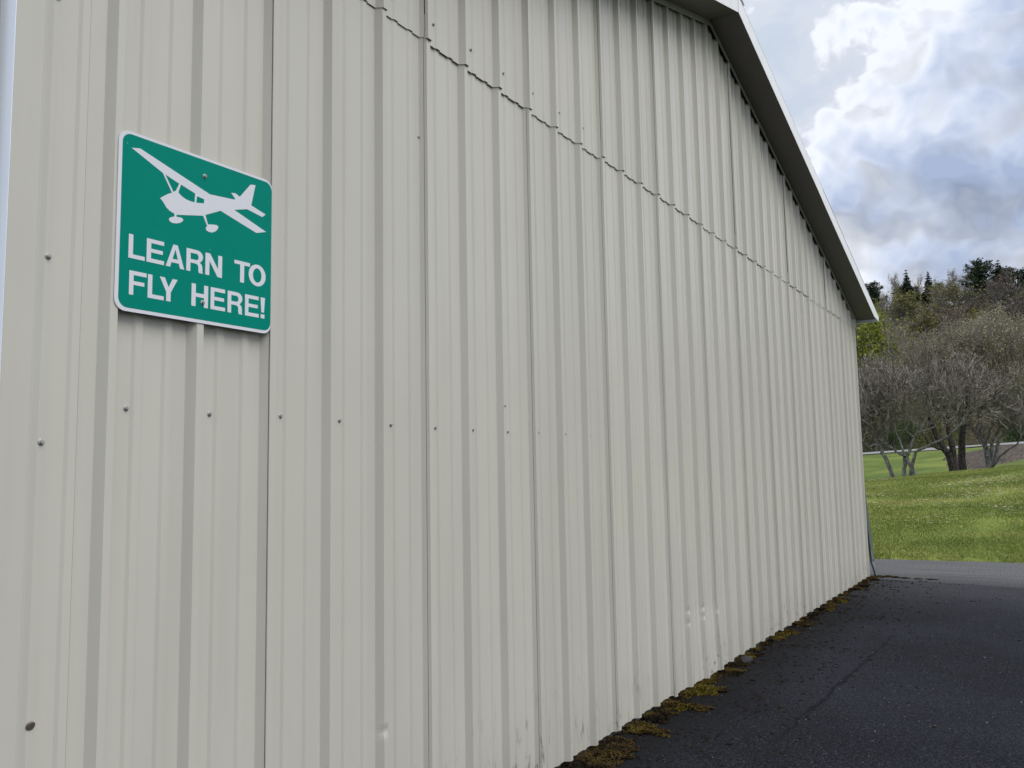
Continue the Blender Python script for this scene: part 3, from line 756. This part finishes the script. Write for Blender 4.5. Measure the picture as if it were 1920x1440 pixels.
def grow(p, d, L, r, lev, cfg, rg, out, tips):
    n = cfg['n'][lev]; st = L / n
    kids = cfg['kids'][lev] if lev < len(cfg['kids']) else 0
    for i in range(n):
        d = d + rg.normal(0, cfg['wob'][lev], 3); d[2] += cfg['up'][lev]; d /= np.linalg.norm(d)
        q = p + d * st
        if 'ceil' in cfg and q[2] > cfg['ceil'](q) and rg.random() < .6: break
        r1 = r * cfg.get('taper', .86)
        out[min(lev, len(out) - 1)].append((p, q, r, r1)); p = q; r = r1
        if kids and (i + 1) / n > cfg['bare'][lev]:
            m_ = rg.poisson(kids / (n * (1 - cfg['bare'][lev])))
            for _ in range(m_):
                a = rg.normal(0, 1, 3); a -= d * (a @ d); a /= np.linalg.norm(a) + 1e-9
                ang = math.radians(rg.uniform(*cfg['ang']))
                dd = d * math.cos(ang) + a * math.sin(ang)
                grow(p, dd, L * cfg['len'] * rg.uniform(.6, 1.15), max(r * cfg['rad'], cfg['rmin']), lev + 1, cfg, rg, out, tips)
    tips.append(p)
def leaf_tris(P, size, rg, spread):
    n = len(P); P = P + rg.normal(0, spread, (n, 3)); a = rg.normal(0, 1, (n, 3)); b = rg.normal(0, 1, (n, 3))
    a /= np.linalg.norm(a, axis=1)[:, None]; b /= np.linalg.norm(b, axis=1)[:, None]; s = (size * rg.uniform(.6, 1.3, n))[:, None]
    V = np.concatenate([P, P + a * s, P + b * s]); return V, np.stack([np.arange(n), np.arange(n) + n, np.arange(n) + 2 * n], 1)
def crop6(a, b, X): return at(1580 + a / 5.54, 640 + b / 5.54, X)
def limb_tree(name, label, cat, X, limbs, cfg, mats, seed, group=None, buds=None, budsize=.03, budn=1, root=None):
    """tree whose main limbs are given; every limb is a list of (crop x, crop y, depth offset), radius at start and end"""
    rg = np.random.default_rng(seed); trunk = []; out = [[], [], []]; tips = []
    base = None
    for pts, r0, r1, kids in limbs:
        Q = [crop6(a, b, X + dz) for a, b, dz in pts]
        Q = [np.array(q) for q in Q]
        if base is None: base = Q[0].copy(); base[2] = float(gz(base[0], base[1]))
        if pts[0][1] > 1200: Q[0][2] = min(Q[0][2], float(gz(Q[0][0], Q[0][1]))) - .08
        # subdivide with a little wobble
        W = [Q[0]]
        for a, b in zip(Q[:-1], Q[1:]):
            for t in (.33, .67, 1.0):
                W.append(a + (b - a) * t + (rg.normal(0, .018, 3) if t < 1 else 0))
        m_ = len(W) - 1
        for i in range(m_):
            ra = r0 + (r1 - r0) * i / m_; rb = r0 + (r1 - r0) * (i + 1) / m_
            trunk.append((W[i], W[i + 1], ra, rb))
            if i / m_ > .35 and kids:
                for _ in range(rg.poisson(kids / (m_ * .65))):
                    d = W[i + 1] - W[i]; d /= np.linalg.norm(d); a = rg.normal(0, 1, 3); a -= d * (a @ d); a /= np.linalg.norm(a)
                    dd = d * .62 + a * .75 + np.array([0, 0, .35]); dd /= np.linalg.norm(dd)
                    grow(W[i + 1], dd, cfg['L0'] * rg.uniform(.55, 1.1), max(rb * .55, .018), 0, cfg, rg, out, tips)
        if kids:
            d = W[-1] - W[-2]; d /= np.linalg.norm(d)
            for _ in range(3): grow(W[-1], d + rg.normal(0, .3, 3), cfg['L0'], r1 * .9, 0, cfg, rg, out, tips)
    t = empty(name, base); tag(t, label, cat, group)
    inv = Matrix.Translation(-Vector(base))
    V, F = prisms(trunk, 8); me = fast_mesh('trunk', V - base, F); me.polygons.foreach_set('use_smooth', [True] * len(me.polygons)); obj('trunk', me, mats[0], t)
    V, F = join([prisms(out[0], 5), prisms(out[1], 4), prisms(out[2], 3)]) if False else join([prisms(out[0], 4), prisms(out[1], 4), prisms(out[2], 4)])
    br = obj('branches', fast_mesh('branches', V - base, F), mats[1], t)
    if buds:
        T = np.array(tips); T = np.repeat(T, budn, 0); V, F = leaf_tris(T, budsize, rg, .12); obj('buds', fast_mesh('buds', V - base, F), buds, br)
    return t
SUM = dict(n=[5, 5, 4, 3], kids=[4.3, 3.5, 1.6], wob=[.16, .17, .15, .12], up=[.10, .13, .17, .16], bare=[.15, .1, .1], ang=(28, 62), len=.62, rad=.62, rmin=.0135, L0=1.6, taper=.87,
           ceil=lambda q: 1.566 + (q[0] - CAM[0]) * (.106 + .011 * math.sin(q[1] * 1.9 + 1) + .006 * math.sin(q[1] * 5.1 + q[0])))
limb_tree('bare_tree', 'bare grey tree leaning left on one slanting trunk, just past the hangar corner', 'tree', 34.0, [
    ([(545, 1430, 0), (470, 1270, 0), (400, 1110, .1), (330, 1000, .3), (235, 905, .5), (150, 800, .6)], .085, .035, 9),
    ([(400, 1110, .1), (345, 1080, -.2), (270, 1100, -.4), (215, 1040, -.5), (130, 940, -.6)], .05, .028, 6),
    ([(330, 1000, .3), (330, 860, .2), (300, 740, .0), (330, 600, -.2)], .045, .025, 10),
    ([(345, 1030, .2), (420, 940, .5), (450, 800, .8), (430, 650, .9)], .04, .022, 9)], SUM, (BARK_GREY, TWIG_GREY), 11)
limb_tree('bare_tree', 'bare grey tree on two short trunks that meet low and fork widely', 'tree', 33.6, [
    ([(650, 1430, 0), (640, 1320, 0), (645, 1205, 0), (660, 1170, 0)], .075, .06, 0),
    ([(765, 1430, 0), (715, 1310, 0), (665, 1205, 0)], .095, .07, 0),
    ([(655, 1200, 0), (560, 1150, .2), (480, 1080, .4), (350, 1000, .7), (240, 910, .9)], .05, .022, 8),
    ([(680, 1205, 0), (760, 1150, -.2), (900, 1080, -.4), (1100, 990, -.6), (1210, 880, -.7), (1290, 740, -.7), (1390, 640, -.6)], .062, .024, 12),
    ([(670, 1195, 0), (740, 1000, .1), (830, 880, .1), (900, 730, .2), (900, 560, .3)], .058, .024, 13),
    ([(740, 1000, .1), (660, 930, -.3), (700, 830, -.5), (640, 700, -.6), (600, 560, -.6)], .042, .02, 11),
    ([(640, 1190, 0), (600, 1050, .5), (560, 960, .8), (520, 800, 1.0), (540, 640, 1.0)], .04, .02, 10),
    ([(780, 960, .1), (960, 890, -.5), (1080, 740, -.9), (1160, 600, -1.0)], .038, .02, 10),
    ([(680, 1180, .1), (710, 1060, .7), (800, 930, 1.2), (1000, 800, 1.5), (1090, 640, 1.6)], .042, .02, 10)], SUM, (BARK_GREY, TWIG_GREY), 12)
BUDT = dict(n=[6, 5, 4, 3], kids=[5.2, 4.6, 2.6], wob=[.14, .17, .17, .14], up=[.07, .07, .05, .03], bare=[.2, .1, .1], ang=(28, 65), len=.58, rad=.55, rmin=.010, L0=2.5, taper=.85,
            ceil=lambda q: 1.566 + (q[0] - CAM[0]) * (.142 + .012 * math.sin(q[1] * 1.3 + 2) + .007 * math.sin(q[1] * 3.3 + q[0])))
limb_tree('budding_tree', 'dark trunked tree leaning left behind the bare grey trees, speckled with cream buds', 'tree', 45.0, [
    ([(1175, 1300, 0), (1110, 1190, 0), (1040, 1100, 0), (970, 970, .2), (900, 800, .4), (840, 600, .5), (800, 420, .5)], .19, .06, 12),
    ([(1040, 1120, 0), (980, 1110, -.3), (900, 1080, -.5), (850, 960, -.8)], .07, .04, 4),
    ([(1185, 1270, 0), (1140, 1100, .1), (1110, 950, .3), (1090, 790, .5), (1040, 600, .6), (1060, 400, .7), (1050, 200, .8)], .16, .05, 16),
    ([(1100, 880, .4), (980, 700, -.6), (900, 480, -1.2), (900, 260, -1.4)], .08, .04, 13),
    ([(1095, 800, .4), (1180, 620, 1.2), (1150, 400, 1.9), (1180, 180, 2.2)], .08, .04, 13)], BUDT, (BARK_DARK, TWIG_BROWN), 21, buds=BUD_CREAM, budsize=.062, budn=2)
limb_tree('budding_tree', 'straight dark trunked tree, its wide crown of twigs dotted with cream buds', 'tree', 47.5, [
    ([(1235, 1245, 0), (1238, 1100, 0), (1245, 950, 0), (1262, 800, .1), (1290, 600, .2), (1300, 380, .2), (1320, 160, .3)], .19, .06, 15),
    ([(1258, 830, 0), (1400, 660, -.6), (1500, 480, -1.0), (1560, 260, -1.2)], .09, .045, 14),
    ([(1270, 740, 0), (1480, 600, .8), (1680, 470, 1.2), (1780, 250, 1.3)], .09, .045, 14),
    ([(1280, 680, 0), (1420, 420, .9), (1440, 180, 1.4)], .08, .04, 13),
    ([(1285, 700, 0), (1200, 500, -.9), (1220, 280, -1.5)], .07, .04, 12)], BUDT, (BARK_DARK, TWIG_BROWN), 22, buds=BUD_CREAM, budsize=.062, budn=2)
limb_tree('pale_bare_tree', 'pale barked bare tree with several smooth stems in front of the mulch bed', 'tree', 49.0, [
    ([(1525, 1245, 0), (1490, 1110, 0), (1440, 1010, .1), (1390, 950, .2), (1320, 890, .3), (1250, 800, .4)], .15, .05, 9),
    ([(1535, 1240, 0), (1545, 1130, .1), (1560, 1020, .2), (1640, 900, .3), (1720, 760, .4)], .11, .045, 10),
    ([(1530, 1240, 0), (1592, 1180, .2), (1605, 1090, .3), (1640, 1000, .4), (1740, 910, .5), (1860, 830, .5), (1960, 760, .5)], .10, .04, 10),
    ([(1480, 1080, 0), (1520, 960, -.4), (1560, 860, -.6), (1580, 700, -.8)], .08, .04, 10),
    ([(1530, 1242, 0), (1630, 1195, -.4), (1700, 1140, -.8), (1800, 1080, -1.0), (1850, 1010, -1.1), (1845, 890, -1.2)], .06, .03, 3),
    ([(1440, 1000, .1), (1450, 860, .5), (1420, 720, .8)], .07, .03, 9)],
    dict(BUDT, ceil=lambda q: 1.566 + (q[0] - CAM[0]) * (.086 + .010 * math.sin(q[1] * 1.7)), L0=1.5), (BARK_GREY, TWIG_GREY), 23)

# prototypes for the wood on the hill: unit trees 10 m high
def proto_broad(seed, twigr, spread, leafn, leafs):
    rg = np.random.default_rng(seed); out = [[], [], []]; tips = []; trunk = []
    p = np.zeros(3); d = np.array([0, 0, 1.]); r = .2
    cfg = dict(n=[4, 4, 3], kids=[6, 4.5], wob=[.12, .15, .15], up=[.09, .07, .03], bare=[.15, .1], ang=(22, 58), len=.55, rad=.55, rmin=twigr, taper=.84)
    for i in range(9):
        d = d + rg.normal(0, .05, 3); d[2] += .2; d /= np.linalg.norm(d); q = p + d * .95; trunk.append((p, q, r, r * .86)); p = q; r *= .86
        if i >= 2:
            for _ in range(rg.poisson(2.6) + 1):
                a = rg.random() * 2 * np.pi; dd = np.array([math.cos(a) * spread, math.sin(a) * spread, rg.uniform(.45, 1.1)]); dd /= np.linalg.norm(dd)
                grow(p, dd, rg.uniform(1.6, 3.2) * (1 if i < 7 else .6), r * .66, 0, cfg, rg, out, tips)
    V, F = prisms([t for t in trunk], 6); tm = fast_mesh('trunk', V, F)
    V, F = join([prisms(out[0], 3), prisms(out[1], 3), prisms(out[2], 3)]); bm_ = fast_mesh('branches', V, F)
    lm = None
    if leafn:
        T = np.array(tips); T = T[rg.integers(0, len(T), leafn)]; V, F = leaf_tris(T, leafs, rg, .28); lm = fast_mesh('leaves', V, F)
    return tm, bm_, lm
def proto_spruce(seed, H=10, R=2.2, droop=.35, dens=1.0, pine=False):
    rg = np.random.default_rng(seed); trunk = [(np.zeros(3), np.array([0, 0, H * .98]), .17, .02)]; V_ = []; segs = []
    z = H * (.10 if not pine else .32)
    P = []; Sz = []
    while z < H * .985:
        t = (z - H * .1) / (H * .9)
        rad = R * (1 - t) ** .95 * rg.uniform(.75, 1.15) if not pine else R * (math.sin(math.pi * min(1, max(.05, (z / H - .22) / .86))) ** .7) * rg.uniform(.55, 1.2)
        nb = max(3, int((7 if not pine else 4) * dens * (.5 + rad / R)))
        a0 = rg.random() * 6
        for k in range(nb):
            a = a0 + 2 * math.pi * k / nb + rg.normal(0, .2); L = rad * rg.uniform(.7, 1.15)
            dv = np.array([math.cos(a), math.sin(a), -droop if not pine else .22]); p0 = np.array([0, 0, z])
            e = p0 + dv * L; segs.append((p0, e, .03, .008))
            nn = int(10 + 26 * L)
            s = rg.random(nn) ** .7
            Q = p0 + dv * (s * L)[:, None] + np.array([0, 0, 1.])[None] * (.12 * (s * L) ** 2 * (1 if not pine else .1) * .3)[:, None]
            Q = Q + rg.normal(0, (.03 + .09 * min(1, rad)) + .05 * pine * 2, (nn, 3)) * np.array([1, 1, .55]); P.append(Q); Sz.append(np.full(nn, .26 if not pine else .3))
        z += H * (.032 if not pine else .05) * rg.uniform(.7, 1.3)
    P = np.concatenate(P); V, F = leaf_tris(P, (.10 + .24 * np.clip((H - P[:, 2]) / (H * .35), 0, 1)) if not pine else .30, rg, .02)
    tv, tf = join([prisms(trunk, 5), prisms(segs, 3)])
    return fast_mesh('trunk', tv, tf), None, fast_mesh('foliage', V, F)
def setm(me, mt):
    if me is not None: me.materials.append(mt)
    return me
def kit(pr, mt, mb_, ml): return (setm(pr[0], mt), setm(pr[1], mb_), setm(pr[2], ml))
BROWN = [kit(proto_broad(100 + i, .03, .8, (1300, 500, 250, 900, 1600)[i], .17), BARK_DARK if i % 2 else TWIG_BROWN, TWIG_BROWN, BUD_BROWN) for i in range(5)]
PALEB = [kit(proto_broad(120 + i, .024, .55, 0, 0), TWIG_PALE, TWIG_PALE, None) for i in range(2)]
OLIVE = [kit(proto_broad(140 + i, .024, .75, 2600, .2), TWIG_BROWN, TWIG_BROWN, BUD_OLIVE) for i in range(3)]
LIME = [kit(proto_broad(160 + i, .02, .7, 4600, .22), TWIG_BROWN, TWIG_BROWN, LEAF_LIME) for i in range(2)]
GOLD = [kit(proto_broad(170, .02, .75, 3600, .2), TWIG_BROWN, TWIG_BROWN, LEAF_GOLD)]
SAGE = [kit(proto_broad(175, .02, .5, 900, .2), TWIG_PALE, TWIG_PALE, LEAF_SAGE)]
SPRUCE = [kit(proto_spruce(180 + i, 10, 2.9, .38, 1.2), BARK_DARK, None, NEEDLE) for i in range(2)]
PINE = [kit(proto_spruce(190 + i, 10, 3.0, .1, 1.2, True), BARK_DARK, None, NEEDLE2) for i in range(2)]
def plant(kt, name, label, X, Y, H, group=None, wide=1.0, rot=None, sink=.15):
    o = empty(name, (X, Y, float(gz(X, Y)) - sink)); tag(o, label, 'tree', group)
    for nm, me in zip(('trunk', 'branches', 'foliage'), kt):
        if me is None: continue
        c = bpy.data.objects.new(nm, me); C.objects.link(c); c.parent = o
    s = H / 10; o.scale = (s * wide, s * wide, s); o.rotation_euler = (0, 0, rng.random() * 6.28 if rot is None else rot)
    return o
def plant_px(kt, name, label, px, ptop, X, group=None, wide=1.0):
    q = at(px, ptop, X); H = q[2] - float(gz(X, q[1])); return plant(kt, name, label, X, q[1], H, group, wide)
# told apart one by one
plant_px(SPRUCE[0], 'spruce_tree', 'tall dark pointed spruce on the skyline, nearest the roof edge', 1698, 503, 208, wide=.95)
plant_px(SPRUCE[1], 'spruce_tree', 'dark pointed spruce with a thin top beside a light green tree on the skyline', 1739, 506, 212, wide=.9)
plant_px(SPRUCE[1], 'spruce_tree', 'short dark spruce between the two pointed ones on the skyline', 1718, 537, 206, wide=1.0)
plant_px(PINE[0], 'pine_tree', 'broad layered dark pine on the skyline at the right', 1836, 487, 216, wide=1.0)
plant_px(SPRUCE[0], 'spruce_tree', 'dense dark spruce close beside the broad pine on the skyline', 1870, 485, 214, wide=1.25)
plant_px(PINE[1], 'pine_tree', 'dark rounded pine just right of the dense skyline spruce', 1888, 502, 216, wide=.85)
plant_px(PINE[1], 'pine_tree', 'dark pine cut by the right picture edge on the skyline', 1919, 504, 218, wide=.9)
plant_px(PINE[0], 'pine_tree', 'small round dark pine showing just beyond the roof fascia', 1636, 527, 214, wide=.8)
plant_px(LIME[0], 'budding_tree', 'bright yellow green tree beside the hangar wall below the eave', 1628, 612, 96, wide=.9)
plant_px(LIME[1], 'budding_tree', 'light green tree hugging the right side of the thin topped spruce', 1752, 529, 210, wide=.7)
plant_px(SAGE[0], 'budding_tree', 'pale sage feathery tree standing against the sky left of the broad pine', 1787, 508, 244, wide=.7)
plant_px(LIME[1], 'budding_tree', 'bright yellow green tree cut by the right picture edge above the pale tree', 1915, 612, 120, wide=1.0)
plant_px(LIME[0], 'budding_tree', 'round lime green tree low on the hillside at the right', 1868, 576, 160, wide=1.3)
plant_px(GOLD[0], 'budding_tree', 'golden green tree in the middle of the hillside wood', 1815, 585, 150, wide=.9)
plant_px(GOLD[0], 'budding_tree', 'golden tree below the spruce nearest the roof edge', 1683, 553, 205, wide=.9)
plant_px(LIME[1], 'budding_tree', 'slim lime tree half hidden behind the eave corner', 1650, 577, 140, wide=.5)
plant_px(OLIVE[0], 'budding_tree', 'olive green tree right behind the bright yellow green one by the wall', 1655, 605, 110, wide=.9)
plant_px(PALEB[0], 'pale_bare_tree', 'pale bare tree against the sky between the small pine and the tall spruce', 1672, 518, 238, wide=.8)
plant_px(PALEB[1], 'pale_bare_tree', 'pale bare tree against the sky between the two pointed spruces', 1722, 518, 246, wide=.8)
plant_px(PALEB[0], 'pale_bare_tree', 'thin white stemmed bare tree on the slope below the small pine', 1655, 555, 205, wide=.6)
# the rest of the wood
LB = [('bare_tree', 'leafless grey brown tree in the wood %s the hill', 'bare trees %s the hill', BROWN),
      ('budding_tree', 'olive budding tree among bare trees %s the hill', 'olive trees %s the hill', OLIVE),
      ('budding_tree', 'yellow green tree among bare trees %s the hill', 'yellow green trees %s the hill', LIME + GOLD)]
X = 102.0; row = 0
while X < 262:
    sp = 5.0 + .006 * X; y0 = CAM[1] + (X - CAM[0]) * math.tan(math.radians(-3.5)); y1 = CAM[1] + (X - CAM[0]) * math.tan(math.radians(13))
    y = y0 + (row % 2) * sp * .5
    while y < y1:
        xx = X + rng.uniform(-2.5, 2.5); yy = y + rng.uniform(-1.6, 1.6)
        nm, lab, grp, ks = LB[int(rng.choice([0, 1, 2], p=[.66, .29, .05]))]
        H = rng.uniform(8.5, 12.5) if X < 170 else rng.uniform(6.3, 8.8)
        if 184 < X < 218: H *= .78
        band = 'at the foot of' if X < 140 else 'half way up' if X < 200 else 'near the top of'
        plant(ks[int(rng.integers(len(ks)))], nm, lab % band, xx, yy, H, grp % band, rng.uniform(.95, 1.3))
        y += sp * rng.uniform(.85, 1.2)
    X += 6.2 + .018 * X; row += 1
# thicket at the foot of the hill and the dark shrubs on the far lawn
def shrub(name, label, px, py_top, X, wpx, mt, seed, n=2600, ls=.10):
    rg = np.random.default_rng(seed); q = at(px, py_top, X); z0 = float(gz(X, q[1])); H = q[2] - z0; R = wpx / 2 * (X + 1.46) / FPX
    dvec = rg.normal(0, 1, (n, 3)); dvec[:, 2] = np.abs(dvec[:, 2]); dvec /= np.linalg.norm(dvec, axis=1)[:, None]
    rr = (1 - .5 * rg.random(n) ** 2.0) * (1 + .16 * np.sin(dvec[:, 0] * 7 + seed) * np.sin(dvec[:, 1] * 6 + dvec[:, 2] * 5))
    P = dvec * rr[:, None] * np.array([R, R, H])
    o = empty(name, (X, q[1], z0)); tag(o, label, 'shrub')
    V, F = leaf_tris(P, ls, rg, .05); obj('foliage', fast_mesh('foliage', V, F), mt, o)
    segs = []
    for k in range(14):
        a = rg.random() * 6.28; e = np.array([math.cos(a) * R * .7 * rg.random(), math.sin(a) * R * .7 * rg.random(), H * rg.uniform(.5, .9)]); segs.append((np.array([0, 0, -.1]), e, .04, .012))
    V, F = prisms(segs, 4); obj('stems', fast_mesh('stems', V, F), BARK_DARK, o)
shrub('shrub', 'dark green rounded shrub on the far lawn at the right edge', 1908, 790, 86, 44, SHRUB, 1)
shrub('shrub', 'dark green shrub behind the leaning bare tree next to the wall', 1634, 778, 86, 34, SHRUB, 2)
shrub('shrub', 'low dark shrub beyond the pale driveway between the bare trunks', 1668, 790, 90, 40, SHRUB, 3)
shrub('shrub', 'brown green thicket bush beyond the pale driveway behind the dark trunks', 1752, 772, 94, 70, BUD_OLIVE, 4, 3200)
shrub('shrub', 'dull brown bush beyond the pale driveway near the pale tree', 1838, 775, 95, 64, BUD_BROWN, 5, 3200)
shrub('shrub', 'dark leafy bush beyond the pale driveway left of the dark trunks', 1706, 778, 95, 50, SHRUB, 6)
